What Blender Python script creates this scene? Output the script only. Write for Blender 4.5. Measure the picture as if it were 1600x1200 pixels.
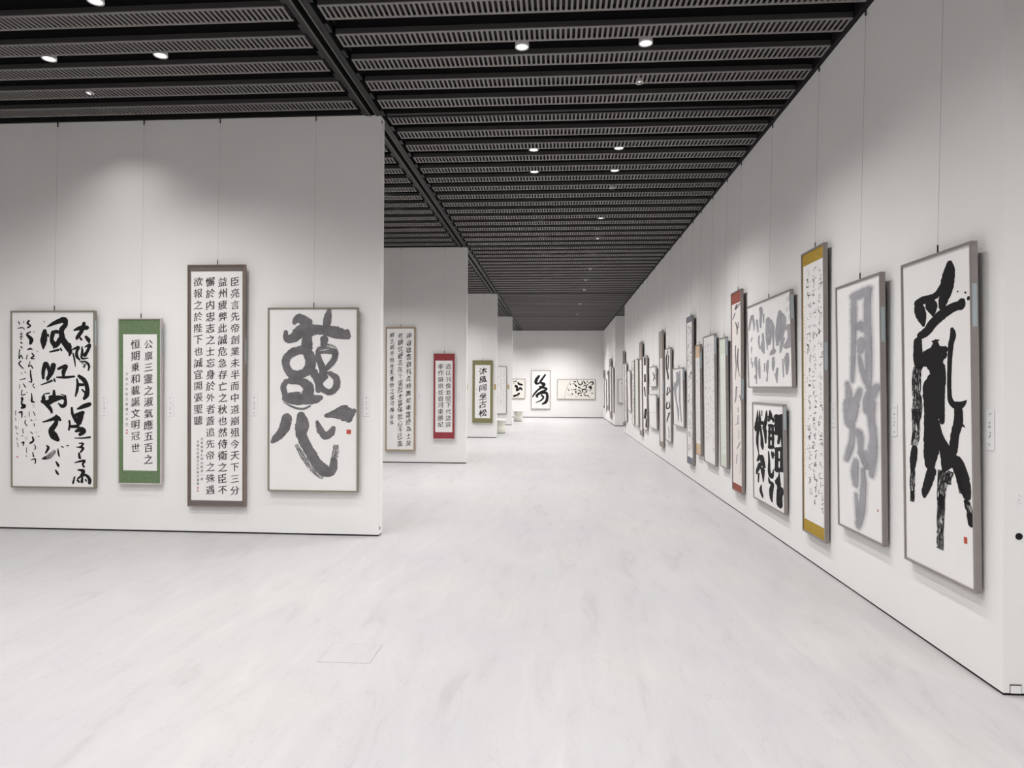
import bpy, bmesh, math, random
from mathutils import Vector, Matrix, noise

SC = bpy.context.scene
COL = SC.collection
for _o in list(bpy.data.objects):
    bpy.data.objects.remove(_o)
PI = math.pi

# ------------------------------------------------------------------ measures (metres; x right, y along the hall, z up)
EYE = 1.5
WALL_X = 2.1815          # right wall face
PART_X = -1.7749         # free end of the partitions on the left
CEIL = 4.2022            # underside of the louvres
PART_T = 0.1316
Y1, Y2, Y3, Y4, YF = 6.4809, 12.7324, 19.1644, 25.5000, 31.9439
YN, YE = 3.4043, 21.9872   # near and far end of the long right wall

# ------------------------------------------------------------------ camera
cam = bpy.data.cameras.new('camera')
cam.sensor_width = 36.0
cam.lens = 1033.89 / 1600 * 36.0
cam.clip_start = 0.05
cam.clip_end = 200
cam_o = bpy.data.objects.new('camera', cam)
COL.objects.link(cam_o)
_r = Vector((0.99759131, 0.06917019, 0.00520252))
_f = Vector((-0.06918912, 0.99759725, 0.00354987)).normalized()
_u = _r.cross(_f).normalized()
_r = _f.cross(_u)
_m = Matrix.Identity(4)
for i in range(3):
    _m[i][0], _m[i][1], _m[i][2] = _r[i], _u[i], -_f[i]
_m[2][3] = EYE
cam_o.matrix_world = _m
SC.camera = cam_o

# ------------------------------------------------------------------ world, exposure
w = bpy.data.worlds.new('world')
SC.world = w
w.use_nodes = True
w.node_tree.nodes['Background'].inputs[0].default_value = (0, 0, 0, 1)
w.node_tree.nodes['Background'].inputs[1].default_value = 0
SC.view_settings.view_transform = 'Standard'
SC.view_settings.look = 'None'
SC.view_settings.gamma = 1.0
SC.view_settings.use_curve_mapping = False
SC.view_settings.exposure = 0.92
LAMP_W = 62.0            # one recessed lamp
LAMP_ANGLE = math.radians(122)
LAMP_BLEND = 0.85
LAMP_COL = (1.0, 0.982, 0.972)

# ------------------------------------------------------------------ materials
MATS = {}
def mat(name, col, rough=0.6, metal=0.0, spec=0.5, var=0.0, scale=8.0, bump=0.0, bscale=60.0, emit=None):
    m = bpy.data.materials.new(name)
    m.use_nodes = True
    nt = m.node_tree
    b = nt.nodes['Principled BSDF']
    b.inputs['Base Color'].default_value = (*col, 1)
    b.inputs['Roughness'].default_value = rough
    b.inputs['Metallic'].default_value = metal
    b.inputs['Specular IOR Level'].default_value = spec
    tc = nt.nodes.new('ShaderNodeTexCoord')
    if var:
        n = nt.nodes.new('ShaderNodeTexNoise')
        n.inputs['Scale'].default_value = scale
        n.inputs['Detail'].default_value = 5
        nt.links.new(tc.outputs['Object'], n.inputs['Vector'])
        r = nt.nodes.new('ShaderNodeValToRGB')
        r.color_ramp.elements[0].position = 0.3
        r.color_ramp.elements[1].position = 0.7
        r.color_ramp.elements[0].color = (*[c * (1 - var) for c in col], 1)
        r.color_ramp.elements[1].color = (*[min(1, c * (1 + var)) for c in col], 1)
        nt.links.new(n.outputs['Fac'], r.inputs['Fac'])
        nt.links.new(r.outputs['Color'], b.inputs['Base Color'])
    if bump:
        n2 = nt.nodes.new('ShaderNodeTexNoise')
        n2.inputs['Scale'].default_value = bscale
        n2.inputs['Detail'].default_value = 3
        nt.links.new(tc.outputs['Object'], n2.inputs['Vector'])
        bp = nt.nodes.new('ShaderNodeBump')
        bp.inputs['Strength'].default_value = bump
        bp.inputs['Distance'].default_value = 0.002
        nt.links.new(n2.outputs['Fac'], bp.inputs['Height'])
        nt.links.new(bp.outputs['Normal'], b.inputs['Normal'])
    if emit:
        b.inputs['Emission Color'].default_value = (*emit[0], 1)
        b.inputs['Emission Strength'].default_value = emit[1]
    MATS[name] = m
    return m

mat('wall_paint', (0.82, 0.81, 0.795), 0.85, spec=0.2, var=0.015, scale=1.5, bump=0.05, bscale=220)
mat('black_seal', (0.012, 0.010, 0.012), 0.8, spec=0.2)
mat('deck_black', (0.010, 0.009, 0.010), 0.9, spec=0.1)
mat('louver_grey', (0.19, 0.177, 0.171), 0.55, var=0.06, scale=5)
mat('louver_side', (0.055, 0.050, 0.050), 0.6)
mat('louver_body', (0.012, 0.011, 0.012), 0.8, spec=0.2)
mat('louver_infill', (0.040, 0.034, 0.037), 0.9, spec=0.1)
mat('track_black', (0.006, 0.006, 0.006), 0.5)
mat('track_lip', (0.085, 0.082, 0.075), 0.45)
mat('lamp_trim', (0.80, 0.79, 0.78), 0.35)
mat('lamp_glow', (0.9, 0.9, 0.9), 0.5, emit=((1.0, 0.97, 0.95), 2.2))
mat('paper', (0.815, 0.80, 0.785), 0.9, spec=0.1, var=0.012, scale=6)
mat('paper_cream', (0.79, 0.77, 0.71), 0.9, spec=0.1, var=0.02, scale=6)
mat('paper_pink', (0.78, 0.73, 0.70), 0.9, spec=0.1, var=0.02, scale=6)
mat('paper_green', (0.74, 0.765, 0.71), 0.9, spec=0.1, var=0.02, scale=6)
mat('frame_grey', (0.30, 0.27, 0.255), 0.38, metal=0.35, var=0.04, scale=12)
mat('frame_olive', (0.27, 0.245, 0.20), 0.42, metal=0.3, var=0.05, scale=12)
mat('frame_tan', (0.36, 0.26, 0.17), 0.5, var=0.10, scale=14)
mat('frame_dark', (0.12, 0.10, 0.09), 0.5, var=0.08, scale=14)
mat('frame_pale', (0.60, 0.54, 0.53), 0.4, metal=0.2, var=0.03, scale=14)
mat('frame_brown', (0.22, 0.165, 0.14), 0.5, var=0.08, scale=14)
mat('back_board', (0.10, 0.085, 0.075), 0.9, spec=0.1)
mat('cloth_green', (0.145, 0.215, 0.115), 0.9, spec=0.1, var=0.12, scale=40)
mat('cloth_brown', (0.165, 0.138, 0.13), 0.9, spec=0.1, var=0.08, scale=40)
mat('cloth_red', (0.30, 0.058, 0.065), 0.9, spec=0.1, var=0.12, scale=40)
mat('cloth_olive', (0.225, 0.21, 0.105), 0.9, spec=0.1, var=0.10, scale=40)
mat('cloth_gold', (0.42, 0.28, 0.055), 0.9, spec=0.1, var=0.12, scale=40)
mat('cloth_orange', (0.66, 0.49, 0.34), 0.9, spec=0.1, var=0.10, scale=40)
mat('cloth_blue', (0.20, 0.215, 0.25), 0.9, spec=0.1, var=0.10, scale=40)
mat('cloth_pale_green', (0.64, 0.69, 0.60), 0.9, spec=0.1, var=0.05, scale=40)
mat('cloth_brick', (0.31, 0.105, 0.08), 0.9, spec=0.1, var=0.12, scale=40)
mat('cloth_taupe', (0.36, 0.32, 0.29), 0.9, spec=0.1, var=0.12, scale=40)
mat('ink_k', (0.012, 0.011, 0.012), 0.7, spec=0.2)
mat('ink_s', (0.045, 0.042, 0.043), 0.75, spec=0.2, var=0.35, scale=25)
mat('ink_g', (0.155, 0.149, 0.157), 0.85, spec=0.1, var=0.22, scale=9)
mat('ink_l', (0.345, 0.34, 0.36), 0.9, spec=0.1, var=0.12, scale=9)
mat('ink_h', (0.56, 0.55, 0.56), 0.9, spec=0.1, var=0.06, scale=9)
mat('ink_w', (0.715, 0.70, 0.695), 0.9, spec=0.1, var=0.04, scale=9)
mat('seal_red', (0.50, 0.09, 0.06), 0.8, spec=0.1)
mat('tape_blue', (0.40, 0.47, 0.50), 0.6)
mat('hook_dark', (0.05, 0.035, 0.045), 0.45, metal=0.5)
mat('wire_grey', (0.36, 0.35, 0.34), 0.5, metal=0.3)
mat('card_white', (0.82, 0.815, 0.82), 0.8, spec=0.1)
mat('card_tan', (0.52, 0.37, 0.17), 0.8, spec=0.1)
mat('stool_white', (0.74, 0.75, 0.66), 0.7, var=0.03, scale=9)
mat('mark_beige', (0.55, 0.50, 0.46), 0.9, spec=0.1)
mat('pin_dark', (0.06, 0.05, 0.05), 0.6)

def floor_material():
    m = bpy.data.materials.new('floor_marble')
    m.use_nodes = True
    nt = m.node_tree
    N, Lk = nt.nodes, nt.links
    b = N['Principled BSDF']
    tc = N.new('ShaderNodeTexCoord')
    # veins: strongly stretched, warped noise
    mp = N.new('ShaderNodeMapping')
    mp.inputs['Rotation'].default_value = (0, 0, math.radians(14))
    mp.inputs['Scale'].default_value = (2.6, 0.55, 1)
    Lk.new(tc.outputs['Object'], mp.inputs['Vector'])
    v = N.new('ShaderNodeTexNoise')
    v.inputs['Scale'].default_value = 2.2
    v.inputs['Detail'].default_value = 9
    v.inputs['Roughness'].default_value = 0.62
    v.inputs['Distortion'].default_value = 1.1
    Lk.new(mp.outputs['Vector'], v.inputs['Vector'])
    r = N.new('ShaderNodeValToRGB')
    e = r.color_ramp.elements
    e[0].position, e[0].color = 0.22, (0.385, 0.368, 0.372, 1)
    e[1].position, e[1].color = 0.80, (0.520, 0.508, 0.490, 1)
    c = e.new(0.42); c.color = (0.462, 0.452, 0.453, 1)
    c = e.new(0.58); c.color = (0.480, 0.471, 0.470, 1)
    Lk.new(v.outputs['Fac'], r.inputs['Fac'])
    # broad cloudy tint
    cl = N.new('ShaderNodeTexNoise')
    cl.inputs['Scale'].default_value = 0.8
    cl.inputs['Detail'].default_value = 4
    Lk.new(tc.outputs['Object'], cl.inputs['Vector'])
    r2 = N.new('ShaderNodeValToRGB')
    r2.color_ramp.elements[0].position = 0.35
    r2.color_ramp.elements[1].position = 0.68
    r2.color_ramp.elements[0].color = (0.945, 0.945, 0.975, 1)
    r2.color_ramp.elements[1].color = (1.0, 0.995, 0.98, 1)
    Lk.new(cl.outputs['Fac'], r2.inputs['Fac'])
    mx = N.new('ShaderNodeMix')
    mx.data_type = 'RGBA'
    mx.blend_type = 'MULTIPLY'
    mx.inputs[0].default_value = 1.0
    Lk.new(r.outputs['Color'], mx.inputs[6])
    Lk.new(r2.outputs['Color'], mx.inputs[7])
    # fine hairline cracks
    vr = N.new('ShaderNodeTexNoise')
    vr.inputs['Scale'].default_value = 3.0
    vr.inputs['Detail'].default_value = 6
    vr.inputs['Distortion'].default_value = 2.0
    mp2 = N.new('ShaderNodeMapping')
    mp2.inputs['Rotation'].default_value = (0, 0, math.radians(-10))
    mp2.inputs['Scale'].default_value = (1.6, 0.5, 1)
    Lk.new(tc.outputs['Object'], mp2.inputs['Vector'])
    Lk.new(mp2.outputs['Vector'], vr.inputs['Vector'])
    r3 = N.new('ShaderNodeValToRGB')
    q = r3.color_ramp.elements
    q[0].position, q[0].color = 0.492, (1, 1, 1, 1)
    q[1].position, q[1].color = 0.508, (1, 1, 1, 1)
    z = q.new(0.50); z.color = (0.92, 0.905, 0.895, 1)
    Lk.new(vr.outputs['Fac'], r3.inputs['Fac'])
    mx2 = N.new('ShaderNodeMix')
    mx2.data_type = 'RGBA'
    mx2.blend_type = 'MULTIPLY'
    mx2.inputs[0].default_value = 1.0
    Lk.new(mx.outputs[2], mx2.inputs[6])
    Lk.new(r3.outputs['Color'], mx2.inputs[7])
    Lk.new(mx2.outputs[2], b.inputs['Base Color'])
    b.inputs['Roughness'].default_value = 0.34
    b.inputs['Specular IOR Level'].default_value = 0.35
    MATS['floor_marble'] = m
floor_material()

# ------------------------------------------------------------------ mesh helpers
def new_obj(name, me, m=None, parent=None, **props):
    o = bpy.data.objects.new(name, me)
    COL.objects.link(o)
    if m is not None and me is not None and not me.materials:
        me.materials.append(MATS[m])
    if parent is not None:
        o.parent = parent
    for k, v in props.items():
        o[k] = v
    return o

def empty(name, loc, rz=0.0, **props):
    o = bpy.data.objects.new(name, None)
    o.empty_display_size = 0.1
    COL.objects.link(o)
    o.location = loc
    o.rotation_euler = (0, 0, rz)
    for k, v in props.items():
        o[k] = v
    return o

def box_data(V, F, x0, x1, y0, y1, z0, z1):
    n = len(V)
    V += [(x0, y0, z0), (x1, y0, z0), (x1, y1, z0), (x0, y1, z0), (x0, y0, z1), (x1, y0, z1), (x1, y1, z1), (x0, y1, z1)]
    F += [(n, n+3, n+2, n+1), (n+4, n+5, n+6, n+7), (n, n+1, n+5, n+4), (n+1, n+2, n+6, n+5), (n+2, n+3, n+7, n+6), (n+3, n, n+4, n+7)]

def mesh(name, V, F):
    me = bpy.data.meshes.new(name)
    me.from_pydata(V, [], F)
    me.update()
    return me

def box_mesh(name, *bs):
    V, F = [], []
    for b in bs:
        box_data(V, F, *b)
    return mesh(name, V, F)

def bevel_mesh(me, width, seg=2):
    bm = bmesh.new()
    bm.from_mesh(me)
    bmesh.ops.bevel(bm, geom=[e for e in bm.edges], offset=width, segments=seg, profile=0.5, affect='EDGES', clamp_overlap=True)
    bm.to_mesh(me)
    bm.free()
    me.update()
    return me

def lathe_mesh(name, prof, seg=24, cap=True):
    V, F = [], []
    for r, z in prof:
        for i in range(seg):
            a = 2 * PI * i / seg
            V.append((r * math.cos(a), r * math.sin(a), z))
    for k in range(len(prof) - 1):
        for i in range(seg):
            j = (i + 1) % seg
            F.append((k*seg+i, k*seg+j, (k+1)*seg+j, (k+1)*seg+i))
    if cap:
        F.append(tuple(range(seg))[::-1])
        F.append(tuple((len(prof)-1)*seg + i for i in range(seg)))
    return mesh(name, V, F)

def smooth(o):
    for p in o.data.polygons:
        p.use_smooth = True

def struct(name, me, m, parent=None):
    return new_obj(name, me, m, parent, kind='structure')

# ------------------------------------------------------------------ the hall
X_L, X_R, Y_B = -9.0, 6.0, -5.0
fl = struct('floor', box_mesh('floor', (X_L, X_R, Y_B, YF + 0.2, -0.12, 0.0)), 'floor_marble')

def wall(name, x0, x1, y0, y1, top=CEIL + 0.01, base=0.012):
    o = struct(name, box_mesh(name, (x0, x1, y0, y1, base, top)), 'wall_paint')
    return o
def seal(name, x0, x1, y0, y1, parent, h=0.012):
    return new_obj(name, box_mesh(name, (x0, x1, y0, y1, 0.0, h)), 'black_seal', parent)

wr = wall('wall_right', WALL_X, X_R, YN, YE)
seal('floor_gap', WALL_X + 0.003, X_R, YN + 0.003, YE - 0.003, wr)
wr2 = wall('wall_right_far', WALL_X, X_R, Y4, YF, base=0.028)
seal('floor_gap', WALL_X + 0.003, X_R, Y4 + 0.003, YF, wr2, 0.028)
wb = wall('wall_back', X_L - 0.2, X_R + 0.2, YF, YF + 0.2, base=0.028)
seal('floor_gap', X_L, WALL_X, YF - 0.012, YF, wb, 0.028)
wall('wall_left_side', X_L - 0.2, X_L, Y_B, YF)
wall('wall_right_side', X_R, X_R + 0.2, Y_B, YF)
wall('wall_front', X_L - 0.2, X_R + 0.2, Y_B - 0.2, Y_B)

# partitions: movable wall panels hanging from the ceiling tracks
for nm, y, bh in (('wall_left', Y1, 0.016), ('wall_left_second', Y2, 0.018), ('wall_left_third', Y3, 0.022), ('wall_left_fourth', Y4, 0.024)):
    me = box_mesh(nm, (X_L, PART_X, y, y + PART_T, bh, CEIL - 0.004))
    o = struct(nm, me, 'wall_paint')
    seal('floor_seal', X_L, PART_X - 0.004, y + 0.004, y + PART_T - 0.004, o, bh)
    # end cap with its two lock holes
    new_obj('end_cap', box_mesh('end_cap', (PART_X, PART_X + 0.004, y + 0.006, y + PART_T - 0.002, bh, CEIL - 0.004)), 'wall_paint', o)
    for zc in (0.075, CEIL - 0.06):
        new_obj('lock_hole', box_mesh('lock_hole', (PART_X + 0.003, PART_X + 0.006, y + 0.02, y + 0.05, zc - 0.014, zc + 0.014)), 'pin_dark', o)

# ------------------------------------------------------------------ ceiling: black deck, rows of slotted louvre trays, tracks
ceil = struct('ceiling', box_mesh('ceiling', (X_L, X_R, Y_B, YF, CEIL + 0.42, CEIL + 0.5)), 'deck_black')
PITCH, TRAY_W, SLOT = 0.3915, 0.192, 0.040
TRACK0, TRACK1 = -1.968, -1.722
def tray_meshes(tag_, length):
    V, F = [], []
    for y0, y1 in ((0, 0.022), (TRAY_W - 0.022, TRAY_W)):
        box_data(V, F, 0, length, y0, y1, 0.0, 0.006)
    rim = mesh('louver_rim_' + tag_, V, F)
    V, F = [], []
    n = int(length / SLOT)
    for i in range(n + 1):
        x = (length - n * SLOT) / 2 + i * SLOT
        x0, x1 = max(0, x - 0.009), min(length, x + 0.009)
        a, b, z0, z1 = 0.022, TRAY_W - 0.022, 0.0, 0.006
        # bar with the rounded slot corners drawn in by small chamfers
        k = len(V)
        c = 0.006
        P2 = [(x0 - c, a), (x0, a + c), (x0, b - c), (x0 - c, b), (x1 + c, b), (x1, b - c), (x1, a + c), (x1 + c, a)]
        V += [(p, q, z0) for p, q in P2]
        V += [(p, q, z1) for p, q in P2]
        F.append((k+7, k+6, k+1, k)); F.append((k+6, k+5, k+2, k+1)); F.append((k+5, k+4, k+3, k+2))
        F.append((k, k+1, k+9, k+8)); F.append((k+1, k+2, k+10, k+9)); F.append((k+2, k+3, k+11, k+10))
        F.append((k+4, k+5, k+13, k+12)); F.append((k+5, k+6, k+14, k+13)); F.append((k+6, k+7, k+15, k+14))
    bars = mesh('louver_bars_' + tag_, V, F)
    V, F = [], []
    box_data(V, F, 0, length, 0.0, 0.003, 0.006, 0.045)
    box_data(V, F, 0, length, TRAY_W - 0.003, TRAY_W, 0.006, 0.045)
    side = mesh('louver_side_' + tag_, V, F)
    V, F = [], []
    box_data(V, F, 0, length, 0.003, TRAY_W - 0.003, 0.030, 0.034)
    inf = mesh('louver_infill_' + tag_, V, F)
    V, F = [], []
    box_data(V, F, 0, length, 0.012, TRAY_W - 0.012, 0.045, 0.20)
    body = mesh('louver_body_' + tag_, V, F)
    for me, m in ((rim, 'louver_grey'), (bars, 'louver_grey'), (side, 'louver_side'), (inf, 'louver_infill'), (body, 'louver_body')):
        me.materials.append(MATS[m])
    return rim, bars, side, inf, body
BAYS = ((tray_meshes('opening', X_R - WALL_X), WALL_X), (tray_meshes('aisle', WALL_X - 0.045 - TRACK1), TRACK1), (tray_meshes('side', TRACK0 - X_L), X_L))
Y0T = 4.978
k = -9
while Y0T + k * PITCH + TRAY_W < YF:
    y = Y0T + k * PITCH
    for (rim, bars, side, inf, body), x in BAYS:
        if x == WALL_X and (YN - TRAY_W < y < YE or y > Y4 - TRAY_W):
            continue
        p = new_obj('louver_panel', rim, None, ceil)
        p.location = (x, y, CEIL)
        new_obj('slotted_bars', bars, None, p, kind='stuff')
        new_obj('side_flange', side, None, p)
        new_obj('infill', inf, None, p)
        new_obj('tray_body', body, None, p)
    k += 1
# carriers above the trays, running along the hall
for x in (-7.85, -5.9, -3.95, 0.2):
    c = new_obj('carrier_rail', box_mesh('carrier_rail', (x - 0.018, x + 0.018, 1.4, YF, CEIL + 0.20, CEIL + 0.24), (x - 0.004, x + 0.004, 1.4, YF, CEIL + 0.24, CEIL + 0.42)), 'track_lip', ceil)
# perimeter strip by the right wall
new_obj('perimeter_trim', box_mesh('perimeter_trim', (WALL_X - 0.040, WALL_X, YN, YE, CEIL - 0.004, CEIL + 0.42)), 'black_seal', ceil)
new_obj('perimeter_trim', box_mesh('perimeter_trim', (WALL_X - 0.040, WALL_X, Y4, YF, CEIL - 0.004, CEIL + 0.42)), 'black_seal', ceil)
new_obj('perimeter_trim', box_mesh('perimeter_trim', (X_L, WALL_X - 0.04, YF - 0.03, YF, CEIL - 0.004, CEIL + 0.42)), 'black_seal', ceil)
# long partition track
xt = (TRACK0 + TRACK1) / 2 - 0.0
tr = new_obj('partition_track', box_mesh('partition_track', (xt - 0.085, xt - 0.03, 1.4, YF, CEIL - 0.012, CEIL + 0.10), (xt + 0.03, xt + 0.085, 1.4, YF, CEIL - 0.012, CEIL + 0.10), (xt - 0.085, xt + 0.085, 1.4, YF, CEIL + 0.07, CEIL + 0.12), (TRACK0, TRACK1, 1.4, YF, CEIL + 0.12, CEIL + 0.20)), 'track_black', ceil)
for dx in (-0.033, 0.033):
    new_obj('track_lip', box_mesh('track_lip', (xt + dx - 0.007, xt + dx + 0.007, 1.4, YF, CEIL - 0.018, CEIL - 0.010)), 'track_lip', tr)
V, F = [], []
kk = 0
clip = box_mesh('track_clip', (-0.115, -0.085, -0.06, 0.06, 0.0, 0.05), (0.085, 0.115, -0.06, 0.06, 0.0, 0.05))
clip.materials.append(MATS['track_black'])
yy = Y0T - 9 * PITCH + TRAY_W + (PITCH - TRAY_W) / 2
while yy < YF:
    c = new_obj('track_clip', clip, None, tr)
    c.location = (xt, yy, CEIL - 0.004)
    yy += PITCH
# cross tracks that carry the partitions
for y in (Y1, Y2, Y3, Y4):
    ym = y + 0.035
    ct = new_obj('cross_track', box_mesh('cross_track', (X_L, TRACK0 - 0.01, ym - 0.055, ym - 0.02, CEIL - 0.003, CEIL + 0.10), (X_L, TRACK0 - 0.01, ym + 0.02, ym + 0.055, CEIL - 0.003, CEIL + 0.10),
        (TRACK1 + 0.01, WALL_X - 0.045, ym - 0.055, ym - 0.02, CEIL - 0.003, CEIL + 0.10), (TRACK1 + 0.01, WALL_X - 0.045, ym + 0.02, ym + 0.055, CEIL - 0.003, CEIL + 0.10),
        (X_L, WALL_X - 0.045, ym - 0.055, ym + 0.055, CEIL + 0.125, CEIL + 0.16)), 'track_black', ceil)
    for s in (-1, 1):
        new_obj('track_lip', box_mesh('track_lip', (TRACK1 + 0.01, WALL_X - 0.045, ym + s * 0.026 - 0.004, ym + s * 0.026 + 0.004, CEIL - 0.007, CEIL - 0.003)), 'louver_side', ct)

# ------------------------------------------------------------------ recessed lamps
def lamp_meshes(r):
    trim = lathe_mesh('lamp_trim', [(r * 0.80, 0.0), (r, 0.0), (r, 0.012), (r * 0.9, 0.09), (r * 0.55, 0.13), (r * 0.5, 0.13), (r * 0.5, 0.05), (r * 0.80, 0.004)], 24, cap=False)
    glow = lathe_mesh('lamp_glow', [(0.001, 0.018), (r * 0.4, 0.017), (r * 0.80, 0.008)], 24, cap=False)
    trim.materials.append(MATS['lamp_trim'])
    glow.materials.append(MATS['lamp_glow'])
    for me in (trim, glow):
        for p in me.polygons:
            p.use_smooth = True
    return trim, glow
LAMP_BIG, LAMP_SMALL = lamp_meshes(0.056), lamp_meshes(0.034)
def lamp(x, y, label=None, small=False, dz=0.03, power=1.0, angle=LAMP_ANGLE):
    t, gl = LAMP_SMALL if small else LAMP_BIG
    if label:
        e = empty('downlight', (x, y, CEIL + dz), label=label, category='ceiling light', group='downlights in the black louvre ceiling')
        new_obj('trim_ring', t, None, e)
        new_obj('lamp_lens', gl, None, e)
    else:                                   # unseen lamps added between the trays to brighten the hall
        e = new_obj('added_lamp', t, None, ceil)
        e.location = (x, y, CEIL + dz)
        new_obj('lamp_lens', gl, None, e)
    ld = bpy.data.lights.new('downlight_beam', 'SPOT')
    ld.spot_size = angle
    ld.spot_blend = LAMP_BLEND
    ld.shadow_soft_size = 0.045 if not small else 0.03
    ld.energy = LAMP_W * power
    ld.color = LAMP_COL
    lo = bpy.data.objects.new('downlight_beam', ld)
    COL.objects.link(lo)
    lo.location = (x, y, CEIL + dz - 0.008)
    return lo

SEEN = [
    (0.68, 5.285, 0, 'bright downlight over the aisle, right one of the nearest aisle pair'),
    (-0.30, 5.285, 0, 'bright downlight over the aisle, left one of the nearest aisle pair'),
    (-3.29, 5.245, 0, 'bright downlight in front of the first partition, right one of its pair'),
    (-4.26, 5.245, 0, 'bright downlight in front of the first partition, left one of its pair'),
    (-3.29, 4.475, 0, 'bright downlight cut by the top edge of the photo, at left'),
    (-4.35, 5.85, 1, 'small dim spot on a slotted louvre above the first partition'),
    (0.71, 5.93, 1, 'small dim spot on a slotted louvre just behind the nearest aisle pair'),
    (0.68, 7.59, 0, 'bright aisle downlight, right one of the second pair from the camera'),
    (-0.29, 7.59, 0, 'bright aisle downlight, left one of the second pair from the camera'),
    (0.70, 8.37, 0, 'sliver of a downlight, right one of the third aisle pair'),
    (-0.31, 8.37, 0, 'sliver of a downlight, left one of the third aisle pair'),
    (0.72, 9.06, 1, 'small spot on a louvre, alone behind the third aisle pair'),
    (0.68, 10.71, 0, 'single bright aisle downlight about mid-way along the visible ceiling'),
    (0.71, 12.14, 1, 'small aisle spot just beyond the single bright mid-way downlight'),
    (0.73, 15.32, 1, 'faint far aisle spot, first of the five faint ones before the back wall'),
    (0.69, 16.88, 1, 'faint far aisle spot, second of the five faint ones before the back wall'),
    (0.72, 18.56, 1, 'faint far aisle spot, third of the five faint ones before the back wall'),
    (0.72, 21.71, 1, 'faint far aisle spot, fourth of the five faint ones before the back wall'),
    (0.71, 24.78, 1, 'faint far aisle spot, the last one before the back wall'),
]
for x, y, sm, lb in SEEN:
    lamp(x, y, lb, bool(sm), dz=-0.004 if sm else 0.014, power=0.25 if sm else (0.5 if x < -3 else 1.12))
def gap_y(y):       # snap to the middle of the nearest gap between trays
    k_ = round((y - Y0T - TRAY_W - (PITCH - TRAY_W) / 2) / PITCH)
    return Y0T + k_ * PITCH + TRAY_W + (PITCH - TRAY_W) / 2
ADDED_UNSEEN = [(x_, y_, 0.62 if y_ < 4 else 1.1) for x_ in (0.7, -0.3) for y_ in (-3.5, -2.0, -0.5, 1.0, 2.5, 3.9, 13.5, 15.1, 16.7, 18.2, 19.8, 21.4, 22.9)]  # added lamps out of view, placed and powered to lift walls and floor
ADDED_UNSEEN += [(x_, y_, 0.72) for x_ in (1.0, 0.0, -1.0) for y_ in (24.5, 26.0, 27.6, 29.0)] + [(x_, 29.8, 1.45) for x_ in (0.7, -0.3, -1.3)] + [(x_, 30.6, 0.8) for x_ in (0.4, -0.6)]
ADDED_UNSEEN += [(-0.3, 10.7, 1.0), (-0.3, 12.0, 1.0), (0.7, 12.0, 1.0)]
ADDED_UNSEEN += [(x_, y_, 0.53) for x_ in (-2.4, -3.3, -4.3, -5.5, -6.9) for y_ in (-2.0, -0.4, 1.2, 2.8, 3.9)]
ADDED_UNSEEN += [(x_, Y_ - d_, p_) for x_ in (-2.5, -3.4, -4.4, -6.5) for Y_ in (Y2, Y3, Y4, YF) for d_, p_ in ((1.4, 0.9), (2.6, 0.75), (3.7, 0.65))]
ADDED_UNSEEN += [(x_, y_, 1.1) for x_ in (2.6, 3.6) for y_ in (-2.0, -0.6, 0.8)] + [(3.6, 23.2, 1.0), (3.6, 24.4, 1.0)]
for x, y, pw in ADDED_UNSEEN:
    lamp(x, gap_y(y), dz=0.052, power=pw, angle=math.radians(150) if y < 4.2 and abs(x) > 2 else math.radians(122) if y < 4.2 or y > 12.9 else math.radians(114))
# ------------------------------------------------------------------ brush strokes
def smooth_path(pts, step):
    """Catmull-Rom through (x, y, w), resampled."""
    if len(pts) == 1:
        x, y, w = pts[0]
        pts = [(x, y - w * 0.1, w), (x, y + w * 0.1, w)]
    out = []
    n = len(pts)
    for i in range(n - 1):
        p0, p1, p2, p3 = pts[max(0, i-1)], pts[i], pts[i+1], pts[min(n-1, i+2)]
        d = math.hypot(p2[0]-p1[0], p2[1]-p1[1])
        m = max(2, int(d / step))
        for k in range(m):
            t = k / m
            t2, t3 = t*t, t*t*t
            q = [0.5 * (2*p1[c] + (p2[c]-p0[c])*t + (2*p0[c]-5*p1[c]+4*p2[c]-p3[c])*t2 + (3*p1[c]-p0[c]-3*p2[c]+p3[c])*t3) for c in range(3)]
            lo, hi = min(p1[2], p2[2]), max(p1[2], p2[2])
            q[2] = min(max(q[2], lo * 0.85), hi * 1.1)
            out.append(tuple(q))
    out.append(tuple(pts[-1]))
    return out

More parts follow.
